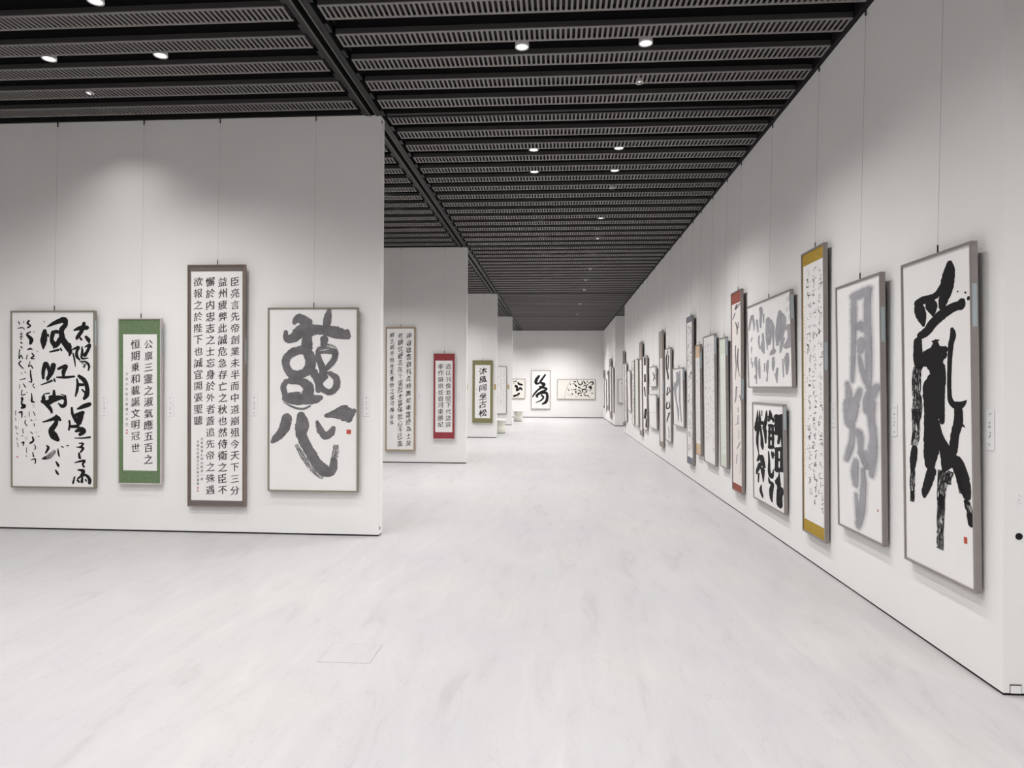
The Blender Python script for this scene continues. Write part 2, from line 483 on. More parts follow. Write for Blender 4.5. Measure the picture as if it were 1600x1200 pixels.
class Ink:
    """Collects flat ink shapes in paper space (x right, y down, metres) with a small lift above the sheet."""
    count = 0
    def __init__(self, name='calligraphy', stuff=False):
        self.V, self.F, self.n = [], [], 0
        self.name, self.stuff = name, stuff
        Ink.count += 1
        self.z0 = (Ink.count % 60) * 0.00003
    def lift(self):
        self.n += 1
        return self.z0 + (self.n % 24) * 0.00003 * (1 if self.stuff else 0)
    def ribbon(self, path, kap, rough=0.05, seed=0, cap=True):
        """one brush mark as a single connected outline: a ribbon with rounded ends"""
        if len(path) < 2:
            return
        z0 = self.lift()
        m = len(path)
        V, F = self.V, self.F
        base = len(V)
        def nrm(i):
            a, b = path[max(0, i-1)], path[min(m-1, i+1)]
            dx, dy = b[0]-a[0], b[1]-a[1]
            L = math.hypot(dx, dy) or 1e-9
            return dx / L, dy / L
        for i, (x, y, wd) in enumerate(path):
            dx, dy = nrm(i)
            nx, ny = -dy, dx
            r = wd / 2
            j1 = 1 + rough * 2.2 * (noise.noise(Vector((x * 70 + seed, y * 70, 1.3))) + 0.6 * noise.noise(Vector((x * 260 + seed, y * 260, 3.3))))
            j2 = 1 + rough * 2.2 * (noise.noise(Vector((x * 70 + seed, y * 70, 7.9))) + 0.6 * noise.noise(Vector((x * 260 + seed, y * 260, 5.3))))
            z = z0 + 0.00002 * i / m
            V.append(((x + nx * r * j1) / kap, y + ny * r * j1, z))
            V.append(((x - nx * r * j2) / kap, y - ny * r * j2, z))
        for i in range(m - 1):
            k = base + 2 * i
            F.append((k, k+1, k+3, k+2))
        if cap:
            for end, sgn in ((0, -1), (m - 1, 1)):
                x, y, wd = path[end]
                dx, dy = nrm(end)
                nx, ny = -dy, dx
                r = wd / 2
                ka, kb = base + 2 * end, base + 2 * end + 1
                ring = [ka]
                for q in range(1, 6):
                    an = PI * q / 6
                    j = 1 + rough * 1.6 * noise.noise(Vector((x * 70 + q, y * 70, seed)))
                    px = x + (nx * math.cos(an) + dx * sgn * math.sin(an)) * r * j
                    py = y + (ny * math.cos(an) + dy * sgn * math.sin(an)) * r * j
                    ring.append(len(V))
                    V.append((px / kap, py, z0 + (0.00002 if end else 0)))
                ring.append(kb)
                F.append(tuple(ring))
    def stroke(self, pts, kap, rough=0.06, seed=0):
        wmax = max(p[2] for p in pts)
        self.ribbon(smooth_path(pts, max(0.0018, wmax * 0.12)), kap, rough, seed)
    def dry(self, pts, kap, rng, cover=0.6):
        """dry brush: fine bristle marks that break up along the stroke"""
        path = smooth_path(pts, 0.004)
        wmax = max(p[2] for p in pts)
        nb = max(6, min(34, int(wmax / 0.0026)))
        m = len(path)
        for b_ in range(nb):
            off0 = (b_ + 0.5) / nb - 0.5
            i = -rng.randint(0, 14)
            ph = rng.random() * 99
            while i < m:
                run = int(rng.choice((4, 7, 12, 20, 34)) * (0.5 + cover))
                gap = int(rng.choice((1, 2, 5, 9, 15)) * 1.6 * (1 - cover))
                seg = []
                for q in range(max(0, i), min(m, i + run)):
                    x, y, wd = path[q]
                    a, b2 = path[max(0, q-1)], path[min(m-1, q+1)]
                    dx, dy = b2[0]-a[0], b2[1]-a[1]
                    L = math.hypot(dx, dy) or 1e-9
                    t = (q - i + 0.5) / run
                    off = off0 + 0.05 * noise.noise(Vector((q * 0.06, ph, b_ * 0.35)))
                    seg.append((x - dy / L * off * wd, y + dx / L * off * wd, wd / nb * (0.35 + 0.95 * math.sin(PI * min(1, max(0.02, t))))))
                if len(seg) > 1:
                    self.ribbon(seg, kap, 0.2, b_, cap=False)
                i += run + gap
    def poly(self, verts, faces):
        k = len(self.V)
        z = self.lift()
        self.V += [(x, y, z) for x, y in verts]
        self.F += [tuple(k + i for i in f) for f in faces]
    def scribble(self, cx, cy, g, gw, rng, density=4, fat=0.11):
        """one illegible cursive character in a cell of height g and width gw"""
        for _ in range(density):
            x, y = cx + rng.uniform(-0.42, 0.30) * gw, cy + rng.uniform(-0.42, 0.35) * g
            pts = []
            n_ = rng.choice((2, 3, 3, 4))
            horiz = rng.random() < 0.5
            for q in range(n_):
                wv = g * fat * rng.uniform(0.45, 1.25) * (0.6 if q == n_ - 1 else 1)
                pts.append((x, y, wv))
                if horiz:
                    x += rng.uniform(0.12, 0.4) * gw
                    y += rng.uniform(-0.14, 0.08) * g
                else:
                    x += rng.uniform(-0.16, 0.12) * gw
                    y += rng.uniform(0.12, 0.36) * g
                horiz = not horiz if rng.random() < 0.5 else horiz
                x = min(max(x, cx - 0.5 * gw), cx + 0.5 * gw)
                y = min(max(y, cy - 0.5 * g), cy + 0.5 * g)
            self.ribbon(smooth_path(pts, g * 0.05), 1.0, 0.1, rng.random() * 9)

# printed and written characters, taken from the built-in typeface and re-cut towards brush writing
GLYPH = {}
def glyph(ch):
    if ch in GLYPH:
        return GLYPH[ch]
    cu = bpy.data.curves.new('glyph', 'FONT')
    cu.body = ch
    cu.size = 1.0
    cu.resolution_u = 3
    o = bpy.data.objects.new('glyph', cu)
    COL.objects.link(o)
    dg = bpy.context.evaluated_depsgraph_get()
    me = bpy.data.meshes.new_from_object(o.evaluated_get(dg))
    bm = bmesh.new()
    bm.from_mesh(me)
    bmesh.ops.remove_doubles(bm, verts=bm.verts, dist=1e-5)
    nrm = {v: Vector((0, 0)) for v in bm.verts}
    for e in bm.edges:
        if len(e.link_faces) == 1:
            f = e.link_faces[0]
            d = e.verts[1].co - e.verts[0].co
            n2 = Vector((d.y, -d.x))
            c = f.calc_center_median() - (e.verts[0].co + e.verts[1].co) / 2
            if n2.x * c.x + n2.y * c.y > 0:
                n2 = -n2
            if n2.length > 1e-9:
                n2.normalize()
                nrm[e.verts[0]] += n2
                nrm[e.verts[1]] += n2
    vs = []
    for i, v in enumerate(bm.verts):
        v.index = i
        n2 = nrm[v]
        if n2.length > 1e-6:
            n2 = n2.normalized()
        vs.append((v.co.x, v.co.y, n2.x, n2.y))
    fs = [tuple(v.index for v in f.verts) for f in bm.faces]
    bm.free()
    if vs:
        xs = [v[0] for v in vs]
        ys = [v[1] for v in vs]
        cx, cy = (min(xs) + max(xs)) / 2, (min(ys) + max(ys)) / 2
        vs = [(x - cx, y - cy, a, b) for x, y, a, b in vs]
    GLYPH[ch] = (vs, fs)
    bpy.data.objects.remove(o)
    bpy.data.curves.remove(cu)
    bpy.data.meshes.remove(me)
    return GLYPH[ch]

def write_char(ink, ch, cx, cy, size, rng, thick=0.012, thin=-0.004, slant=0.10, rough=0.012, sx=1.0, warp=0.0):
    vs, fs = glyph(ch)
    out = []
    ph = rng.random() * 50
    for x, y, nx, ny in vs:
        j = rough * noise.noise(Vector((x * 9 + ph, y * 9, 2.1))) * 1.6
        # thick verticals, lighter horizontals, strokes swelling towards their right end
        x2 = x + nx * (thick + j)
        y2 = y + ny * (thin + 0.020 * (x + 0.1) + j)
        if warp:
            x2 += warp * noise.noise(Vector((x * 2.3 + ph, y * 2.3, 5.5)))
            y2 += warp * noise.noise(Vector((x * 2.3 + ph, y * 2.3, 8.5)))
        y2 += slant * x2
        out.append((cx + x2 * size * sx, cy - y2 * size))
    ink.poly(out, fs)

def write_column(out, txt, cx, top, pitch, size, rng, m='ink_s', **kw):
    """a column of characters, each one a part of its own"""
    for i, ch in enumerate(txt):
        ink = Ink('character')
        write_char(ink, ch, cx + rng.uniform(-0.02, 0.02) * size, top + pitch * (i + 0.5), size * rng.uniform(0.95, 1.05), rng, **kw)
        out.append((m, ink))

# brush strokes traced by eye: x,y,width in millimetres of the sheet (x in stretched space); sheet size first
INK = {
'R1': (0.573, 0.697603, 1.8092, {
  'k': '''496,79,30 495,113,58 480,169,74 467,218,70 440,266,56 424,305,39
179,256,49 245,246,48 313,243,39 379,230,39 433,181,26 485,124,32
179,261,46 201,313,67 226,361,48 235,390,21
284,246,39 318,288,67 333,323,42 335,344,16
600,302,39 594,323,46
602,315,40 531,322,51 432,346,58 337,387,55 265,431,53 204,448,46
173,481,51 171,545,58 178,610,58 194,629,39
358,487,14 356,511,40 353,540,62
326,492,11 387,489,9
247,558,35 349,558,84 443,545,39
240,598,70 348,588,111 422,574,53
340,615,97 374,677,88 329,756,123 330,845,120 296,945,74
423,634,26 434,687,21 414,730,44
430,730,18 416,834,26 408,939,32
514,438,19 522,473,32 501,528,28 487,636,24 482,764,23 495,828,30 548,851,42 600,839,30 633,820,5
554,847,39 558,889,39 560,935,39
568,242,7 570,244,7
635,257,10 636,259,10
661,287,15 661,293,17
122,1120,39 107,1183,46 96,1246,30
87,1385,21 90,1418,23
298,873,76 293,963,74 306,1052,97 292,1144,79 281,1199,56
356,950,35 385,1028,44 428,1085,62 464,1134,88 449,1170,70 423,1210,26
409,869,32 410,947,23
302,1228,53 262,1302,51 228,1361,40 221,1388,21
562,863,40 560,930,48 528,1008,44 510,1086,46 471,1133,53
574,943,26 617,961,4
521,1144,62 576,1205,67 606,1276,62 626,1325,39
392,1362,30 391,1416,32
634,1355,23 615,1350,19
651,1418,30 658,1462,30
564,1124,9 597,1154,12 647,1229,7''',
  'kd': '''169,628,55 154,702,58 152,786,58 160,869,62 144,954,55
139,879,53 144,953,51 142,1028,49 116,1106,40
98,1250,32 94,1336,32 89,1442,26
423,1217,62 403,1290,53 392,1362,46 384,1488,40 375,1659,39
484,1209,35 454,1282,35
621,1349,30 646,1402,33 661,1469,30
555,1200,26 581,1314,26''',
}),
'R2': (0.449, 0.70883, 1.80759, {
  'l': '''301,99,36 300,219,40 295,396,35 279,573,33 263,715,21
295,107,48 408,106,66 525,96,52
525,92,43 510,240,43 517,410,45 523,580,43 515,757,36
329,332,48 403,326,61 496,358,52
381,445,52 434,444,69 398,500,52
378,532,17 414,620,35 478,706,40 515,749,31
183,733,31 204,805,45 210,867,55 188,931,73
381,784,36 331,846,45 250,911,55
636,760,48 561,799,73 505,859,66 522,917,73
241,883,113 229,955,95 217,1027,69 256,1060,40 244,1149,40 202,1224,43 150,1292,33
286,1080,35 364,1087,52 385,1163,36 380,1224,31
537,873,73 546,957,45 569,1039,45 577,1121,48 561,1205,61 555,1289,43 543,1361,29
474,1223,52 528,1234,52
310,1288,35 288,1373,52 296,1460,33
415,1340,26 424,1424,36 410,1528,40 389,1626,45 340,1729,40 328,1758,19
304,1528,17 323,1620,31 341,1695,36''',
  'ld': '''380,1207,52 445,1268,61 489,1330,43''',
}),
'R4': (0.313, 1.41807, 0.906733, {
  'l': '''1095,172,29 1074,255,48 1023,363,45 1013,484,29
1107,193,39 1199,258,48 1156,355,58 1066,431,58
1171,439,39 1127,500,35 1091,563,16
1259,354,25 1340,334,45 1345,424,25 1328,477,48 1251,515,48 1377,507,45
735,212,45 706,298,35 699,396,35 747,458,35 797,403,29 805,306,35 756,224,45
841,232,19 880,313,39 889,390,25 886,505,15 877,542,58 803,567,29
503,72,37 520,120,35 494,198,27 488,269,19
603,149,17 590,228,16
358,185,25 375,239,25 390,312,14
167,124,29 107,193,25 64,264,17
204,117,25 251,206,21 246,279,13
555,345,21 564,406,25 538,484,45 585,547,17
431,356,17 410,416,19 438,489,13
688,415,15 690,513,11
168,357,15 129,397,11
142,461,15 138,524,9
1279,590,29 1262,643,45 1268,724,29 1256,777,14
1155,630,10 1161,721,14 1168,803,9
872,609,25 872,675,31 856,731,13
994,716,19 960,790,25 974,855,10
912,770,12 928,780,10
702,630,19 675,698,29 676,766,12 655,833,19
590,656,14 584,734,11
294,584,29 289,645,39 304,728,19 294,860,13
413,599,12 406,690,27 414,801,19
262,778,27 264,799,25
166,630,14 162,683,9
116,576,10 129,640,11''',
  'h': '''1377,41,6 1359,102,9
1377,132,8 1365,193,10
1310,60,6 1307,96,7
1297,149,6 1299,195,7
1364,229,6 1356,268,8''',
}),
'R5': (0.318, 1.02357, 1.04562, {
  'k': '''817,120,41 811,285,41
963,110,35 970,218,33 973,398,23
787,128,41 987,118,41
775,214,33 998,201,33
767,288,37 997,262,35
895,127,25 890,280,25
898,289,31 852,379,23
800,443,31 790,651,37
953,421,31 943,636,31
791,445,37 964,425,37
784,646,43 958,624,35
811,538,41 870,537,29
866,651,8 864,700,18 824,765,57 852,790,41 865,837,31 952,799,14 967,850,21
836,842,31 821,944,31 860,986,41 913,966,27 909,898,27 940,845,23
494,82,14 478,163,31 408,259,37 436,289,37 454,412,14
607,73,13 620,127,37 555,180,18
573,139,27 696,154,31 710,183,13
592,218,23 574,341,21 570,443,23
679,219,25 693,333,23 683,433,23
591,224,35 685,224,31
589,289,37 682,288,35
586,355,35 680,348,35
576,443,35 683,431,35
542,492,14 558,588,23 554,691,31 615,734,43 676,695,21 684,654,8
638,478,8 668,505,31 672,545,16
699,482,10 717,510,13
532,756,12 578,801,31 657,800,31 610,878,41 607,951,31 637,982,16
186,87,10 164,175,27 104,276,33 103,309,16
251,85,10 252,204,31 182,315,31 155,425,31 200,541,12 234,591,31
143,233,47 339,210,39
334,85,11 332,137,9
267,256,29 314,359,27 328,443,37 343,484,16
235,570,37 160,621,25
322,566,41 337,623,51 387,660,35
248,655,41 140,733,29 116,769,16
190,760,21 178,849,12
334,698,51 350,781,23 349,824,10
284,866,10 260,924,31 304,971,27 327,994,10''',
}),
'L1': (0.949, 0.907011, 1.81638, {
  'k': '''398,164,15 463,131,39 541,101,54 582,97,62 590,144,47 550,200,54 558,282,62 608,363,64 640,420,46 633,457,18
630,347,41 642,371,33
368,210,44 360,275,66 355,324,64 352,385,20
402,250,29 410,266,11
458,225,47 443,299,41 470,348,52 466,382,16
484,213,36 505,217,41
532,290,46 511,331,52 487,364,36
422,422,13 469,411,21 517,400,23
538,388,18 549,404,18
358,110,7 365,116,8
688,199,21 756,176,46 821,174,44
790,131,36 768,203,38 722,268,38 710,289,21
750,280,20 763,298,20
811,268,28 837,300,41 844,324,21
666,397,13 728,375,33 711,420,28 715,469,33 744,503,15
672,436,15 688,502,18 697,571,8
767,370,13 771,419,25 766,485,23 833,484,11
802,370,13 849,353,33 823,419,31 798,452,43
744,518,8 813,525,20 844,566,25 834,609,13
780,575,10 813,542,10
761,530,7 800,558,8 791,583,7
373,543,44 352,618,39 351,688,29
386,540,38 420,626,38 398,704,29
461,559,54 443,630,46 400,692,38
328,759,10 380,741,15 444,716,21
469,699,18 477,722,18
515,594,28 593,568,39 571,625,43 569,666,29
495,681,16 588,682,28 684,672,20
713,698,18 721,755,29 712,821,29 697,874,15
734,667,33 793,715,47 822,787,44 816,861,51 791,896,33
734,755,31 779,756,29
770,808,20 789,828,20
466,818,23 467,888,46
586,871,23 587,911,33
353,892,33 362,855,12 414,845,15
543,854,10 586,871,13
431,888,49 534,887,41
340,929,36 396,941,57 465,908,57 551,889,38 587,911,31 584,959,39 552,977,38 512,946,11
353,888,41 353,921,41
378,954,38 426,1002,39 441,1042,23
344,1141,11 429,1117,31 498,1096,49 532,1117,28
491,1076,29 487,1150,46 438,1224,61 466,1281,79 505,1318,44
383,1380,11 404,1404,28 376,1458,16
341,1518,15 374,1507,36
508,1412,10 512,1453,18 522,1490,13
547,1389,13 566,1397,13
603,1382,11 622,1379,13
487,1545,13 507,1576,29 514,1593,16
483,1634,16 502,1663,26 514,1675,13
720,1003,18 784,976,46 846,955,44
658,993,23 667,1059,31 707,1124,46
705,1067,41 775,1042,41
776,1038,33 748,1091,62 732,1140,62
631,1128,23 635,1165,21 626,1216,21
635,1183,28 722,1181,36
701,1231,25 756,1212,54 787,1232,46 747,1263,36
691,1301,10 773,1300,16 852,1291,21
736,1354,13 777,1357,20 751,1390,20 706,1393,8
750,1395,18 779,1404,25 754,1442,20
735,1456,20 742,1501,28 759,1505,7
691,1551,11 788,1532,28 774,1567,20 788,1593,21
725,1625,16 780,1637,38 763,1678,29
687,1699,16 670,1761,21
722,1715,18 770,1682,25 815,1682,28 847,1723,36 847,1757,33
769,1698,20 765,1748,29
717,1732,20 734,1748,21
804,1723,16 812,1739,16
198,103,20 182,129,20 213,152,16 187,172,18
214,217,13 176,243,21 222,292,44 213,335,29
181,400,10 211,390,20 235,398,8
178,454,11 170,498,8
230,437,13 249,463,16 220,488,15 255,493,10
210,521,8 192,572,11 218,560,11 237,588,15
213,609,11 217,668,18 225,727,15 194,725,6
251,750,10 239,766,8 256,791,10
224,848,10 229,905,14
247,214,7 256,217,7
284,414,7 290,416,7
83,109,8 98,135,12
141,103,6 141,128,6
80,180,8 127,174,11 151,191,7
114,218,7 114,294,11
96,240,6 132,236,6
96,268,6 132,263,6
112,326,15 122,334,13
111,370,13 123,379,13
96,397,11 90,491,10 111,456,11 129,490,10
108,517,13 89,546,16 133,592,12
114,636,7 121,649,8
149,626,7 164,636,7
101,708,8 155,696,12
97,757,7 90,801,6
135,749,10 158,785,12
121,816,11 115,865,9 157,855,11
169,836,7 178,840,7
120,898,28 124,910,25
228,887,15 227,928,23 254,935,14
200,1036,7 198,1086,7
243,1036,8 262,1074,10
215,1118,10 229,1128,11
265,1116,5 273,1120,5
251,1159,10 254,1185,7
210,1241,7 234,1259,10
272,1241,5 281,1246,5
293,1287,7 305,1290,7
234,1297,18 242,1333,21 209,1358,21
254,1371,8 267,1407,11 253,1425,7
236,1453,11 244,1494,16
216,1532,7 263,1520,15 261,1567,12
125,896,21 118,955,20 144,979,44 116,996,23
91,1045,15 116,1041,20 118,1096,10
150,1086,7 156,1094,7
158,1122,10 152,1151,11 175,1181,9
129,1212,7 133,1256,9
115,1279,8 127,1286,8
118,1358,13 139,1348,15 133,1384,11
167,1401,5 169,1456,7
163,1486,7 170,1496,6
50,1027,7 51,1072,7
48,1099,5 54,1129,6
52,1183,8 59,1216,7
76,1196,5 83,1199,5
60,1254,7 79,1268,5
65,1303,5 66,1330,5
68,1355,6 79,1399,6''',
  'gd': '''378,1507,41 426,1482,49 480,1430,33''',
  'h': '''232,971,7 249,961,7 257,979,7 240,987,7
151,1307,7 170,1295,7 177,1315,7 159,1323,7''',
}),
'L4': (0.977, 0.921801, 1.83279, {
  'g': '''274,147,48 307,108,84 360,124,100 425,140,64
184,245,45 193,313,68 265,297,100 339,233,127 420,226,132 518,218,96 616,232,108 721,252,116 794,274,88
809,238,48 811,282,72
626,28,43 613,91,78 601,170,76
576,317,84 568,373,57
404,313,100 395,393,119
371,416,80 266,440,83 192,504,84 192,591,76 249,663,84 353,655,84 420,607,100 439,520,111 405,440,100
509,440,45 519,504,61 551,584,68 567,647,84 534,699,76
535,448,29 599,440,37 677,441,64 680,506,61 641,561,61 600,607,45
630,651,43 697,703,68 697,790,68 631,840,61 558,806,61 534,743,61 598,687,40
647,639,19 656,651,16
190,735,53 160,791,61 179,870,61
231,727,68 337,735,80 412,790,111 406,878,119
312,866,61 230,870,53
468,647,88 508,735,64 516,822,56
177,903,65 249,929,73 362,922,93 484,911,90 540,894,51
158,939,8 249,987,20 353,1009,24 433,979,19
196,1101,99 178,1176,115 136,1252,90 74,1312,73 48,1338,39
342,1077,85 354,1158,141 345,1252,115 379,1345,107 449,1464,107 518,1566,107 604,1626,115 662,1607,90 674,1522,71
506,1134,31 537,1210,65 588,1275,73 646,1242,73 670,1198,48
594,1074,37 683,1057,90 774,1048,158 839,1046,127 877,1025,51
822,1114,59 839,1106,51''',
  'gd': '''509,417,48 599,385,56 680,409,48 712,472,29
509,409,24 493,448,24
674,1522,71 692,1437,68 696,1361,54
291,1362,34 360,1481,51 464,1617,51 568,1693,42
500,1141,34 517,1251,25''',
}),
'L10': (1.001, 0.907452, 1.85445, {
  'k': '''370,265,105 247,436,154 222,607,136 369,612,86 486,459,105 663,214,86
492,611,123 615,672,148 486,826,105 301,956,86 146,1136,86 59,1276,49
430,796,123 739,886,92 430,1073,123 269,1204,129 306,1297,62
430,1104,92 702,1072,129 771,1258,129 709,1508,142 541,1609,80
492,1197,86 585,1290,92 461,1446,68 225,1540,37''',
}),
'L9': (0.998, 0.786552, 0.942705, {
  'k': '''448,178,74 495,246,105 637,283,93
210,129,37 370,107,56
216,215,25 293,190,25
346,354,142 402,400,105 387,570,80 557,446,111 635,530,62
264,828,111 404,772,80 503,703,93 466,772,62
419,834,31 450,849,25''',
}),
'L11': (1.004, 1.8137, 0.947643, {
  'k': '''785,75,37 845,120,52 891,98,37
951,30,28 1012,181,46 1092,257,68
1255,75,46 1332,181,68
1430,83,43 1450,124,37
1500,181,37 1667,109,61 1717,182,61 1639,261,43
1179,90,31 1195,181,61 1135,242,46
1273,303,52 1341,265,46 1398,295,52 1366,413,58
1432,227,40 1471,261,40
1488,372,28 1580,349,117 1609,426,101
769,196,37 830,226,37 891,302,77 916,336,68
600,165,25 642,259,37
1013,364,58 1090,410,52 1139,443,34
772,478,25 892,480,43 884,447,28
495,424,22 574,550,37
663,455,20 742,535,20
999,502,37 1064,533,46 1125,582,37
1183,502,58 1259,471,58 1398,487,37 1452,521,28
1211,548,52 1223,603,52
889,578,68 895,643,46
997,656,46 1157,641,43
997,672,52 1008,752,28
1280,660,37 1418,580,37 1337,546,28
708,686,55 745,717,55
509,670,15 542,766,14
1085,781,28 1158,734,28 1165,816,28
1278,719,43 1375,782,52
1441,748,43 1515,833,43
1544,500,37 1591,525,43
1625,643,25 1703,671,40
631,732,15 665,813,14
839,795,15 958,822,17''',
  'h': '''671,22,25 550,211,25 450,423,28 394,638,31 372,903,37
134,240,22 256,150,12''',
}),
'R6': (0.272, 0.443263, 2.39781, {
  'g': '''243,171,22 195,214,18 389,169,15
170,260,14 69,325,9
191,372,11 259,441,16 256,518,11
311,381,8 304,445,10
183,652,14 180,743,12 204,893,10 171,1059,5
302,692,12 271,817,16 296,930,12 357,1020,7
215,1147,18 189,1250,16 135,1332,9
351,1243,12 421,1327,11''',
  'l': '''201,1165,20 176,1304,12
408,1192,11 428,1328,11
279,1388,11 278,1439,12
277,1482,12 253,1589,9
121,1598,6 341,1563,6
314,1651,7 290,1756,7
359,1795,15 215,1882,12
222,1948,11 176,2061,9
374,1873,7 341,2163,5''',
}),
'R11': (0.184, 1.03465, 1.03597, {
  'l': '''467,88,45 524,223,68 222,390,49 317,582,28 466,753,34 486,950,11
185,256,25 37,394,15
721,59,23 699,281,30 668,578,28 793,937,15''',
}),
'R12': (0.171, 0.673196, 1.8072, {
  'k': '''380,48,13 185,183,25 189,363,25 362,544,30 383,609,17
446,150,18 367,404,18
330,768,22 214,915,18 470,848,15
473,746,12 588,849,18
221,1058,25 179,1174,22 533,1135,22 464,1033,15
530,1239,15 257,1381,22 205,1453,10
397,1267,26 457,1285,20
388,1524,8 442,1738,10''',
}),
'R16': (0.135, 0.804798, 1.80826, {
  'k': '''425,51,47 414,211,44
397,457,39 405,616,49
279,765,34 458,978,23
533,1308,57 324,1512,57
709,1546,47 604,1717,47''',
}),
'R14': (0.146, 1.11491, 0.44955, {
  'k': '''606,138,14 863,218,19 661,317,14
745,193,12 935,278,14''',
}),
'R15': (0.141, 1.34662, 0.773129, {
  'h': '''-53,446,7 1264,381,7''',
}),
}


# ------------------------------------------------------------------ framed works
def tilted(me, th, depth):
    """lean a mesh forward about its lower back edge"""
    R = Matrix.Rotation(th, 4, 'X')
    me.transform(R)
    me.update()
    return me

def work(key, name, label, cat, loc, rz, W, H, tilt=0.8, frame='frame_grey', rim=0.016, depth=0.035, border=None, margins=None,
         paper='paper', inks=(), seals=(), tape=None, group=None, wire=True):
    """A hanging work. Local x runs right as seen, y into the wall, z up; the root sits at the lower back edge."""
    root = empty(name, loc, rz, label=label, category=cat)
    if group:
        root['group'] = group
    th = math.radians(tilt)
    fy = -depth
    T_ = lambda me: tilted(me, th, depth)
    h2 = W / 2
    fr = box_mesh('frame', (-h2, -h2 + rim, fy, 0, rim, H - rim), (h2 - rim, h2, fy, 0, rim, H - rim), (-h2, h2, fy, 0, 0, rim), (-h2, h2, fy, 0, H - rim, H))
    bevel_mesh(fr, 0.0016, 1)
    new_obj('frame', T_(fr), frame, root)
    new_obj('backing', T_(box_mesh('backing', (-h2 + rim - 0.002, h2 - rim + 0.002, fy + 0.012, -0.004, rim - 0.002, H - rim + 0.002))), 'back_board', root)
    yp = fy + 0.008
    iw, ih = W - 2 * rim, H - 2 * rim
    if border:
        new_obj('border_cloth', T_(box_mesh('border_cloth', (-h2 + rim, h2 - rim, yp, fy + 0.012, rim, H - rim))), border, root)
        ml, mr, mt, mb = margins
        x0, x1, z0, z1 = -h2 + rim + ml, h2 - rim - mr, rim + mb, H - rim - mt
        yq = yp - 0.0008
    else:
        x0, x1, z0, z1 = -h2 + rim, h2 - rim, rim, H - rim
        yq = yp
    new_obj('paper', T_(box_mesh('paper', (x0, x1, yq, fy + 0.0119, z0, z1))), paper, root)
    # ink: paper space has its origin at the frame's upper left corner
    for mname, ink in inks:
        if not ink.V:
            continue
        VV = [(min(max(x - h2, x0 + 0.001), x1 - 0.001), yq - 0.0004 - lift, min(max(H - y, z0 + 0.001), z1 - 0.001)) for x, y, lift in ink.V]
        c_ = new_obj(ink.name, T_(mesh(ink.name, VV, ink.F)), mname, root)
        if ink.stuff:
            c_['kind'] = 'stuff'
    for sx_, sy_, sw, sh in seals:
        me = box_mesh('red_seal', (sx_ - h2 - sw / 2, sx_ - h2 + sw / 2, yq - 0.0018, yq, H - sy_ - sh / 2, H - sy_ + sh / 2))
        new_obj('red_seal', T_(me), 'seal_red', root)
    if tape:
        t0, t1 = tape
        new_obj('side_tape', T_(box_mesh('side_tape', (h2 - 0.001, h2 + 0.0012, fy + 0.004, -0.008, H - t1, H - t0))), 'tape_blue', root)
    if wire:
        top_y = -math.sin(th) * H - 0.006
        zt = math.cos(th) * H
        hk = box_mesh('hook', (-0.0045, 0.0045, top_y - 0.003, top_y + 0.004, zt - 0.012, zt + 0.052))
        bevel_mesh(hk, 0.0018, 1)
        new_obj('hook', hk, 'hook_dark', root)
        zc = CEIL - loc[2] - 0.002
        V_, F_ = [], []
        for (yy_, zz_) in ((top_y, zt + 0.045), (0.002, zc)):
            for q in range(6):
                an = 2 * PI * q / 6
                V_.append((math.cos(an) * 0.0008, yy_ + math.sin(an) * 0.0008, zz_))
        for q in range(6):
            F_.append((q, (q + 1) % 6, 6 + (q + 1) % 6, 6 + q))
        new_obj('hanging_wire', mesh('hanging_wire', V_, F_), 'wire_grey', root)
        new_obj('wire_holder', box_mesh('wire_holder', (-0.0035, 0.0035, -0.005, 0.0055, zc - 0.05, zc)), 'hook_dark', root)
    return root

def traced(key, W, H, soft=False):
    """every traced brush stroke is a part of its own; dry strokes become a field of bristle marks"""
    kap, W0, H0, d = INK[key]
    res = []
    layers = []
    for mname, txt in d.items():
        for i, ln in enumerate(txt.splitlines()):
            pts = [tuple(float(c) / 1000 for c in p.split(',')) for p in ln.split()]
            layers.append((mname, i, [(x * W / W0 * kap, y, w_) for x, y, w_ in pts]))
    if soft:                                   # ink that has bled into the paper: a pale and a middle rim round each stroke
        for nm, mm, grow in (('ink_bleed', 'ink_w', 0.040), ('ink_bleed', 'ink_h', 0.020)):
            ink = Ink(nm, True)
            for mname, i, pts in layers:
                if not mname.endswith('d'):
                    ink.stroke([(x, y, w_ + grow) for x, y, w_ in pts], kap, 0.05, i)
            for k_, v in enumerate(ink.V):
                ink.V[k_] = (v[0], v[1], (0.0 if mm == 'ink_w' else 0.0004) + (v[2] - ink.z0) * 0.3)
            res.append((mm, ink))
    for mname, i, pts in layers:
        base = mname[0]
        if len(mname) > 1:
            ink = Ink('dry_brush', True)
            ink.dry(pts, kap, random.Random(key + str(i)))
        else:
            ink = Ink('brush_stroke')
            ink.stroke(pts, kap, 0.07 if base in 'gl' else 0.05, i)
        if soft:
            ink.V = [(a, b_, c + 0.0008) for a, b_, c in ink.V]
        res.append(('ink_' + base, ink))
    return res

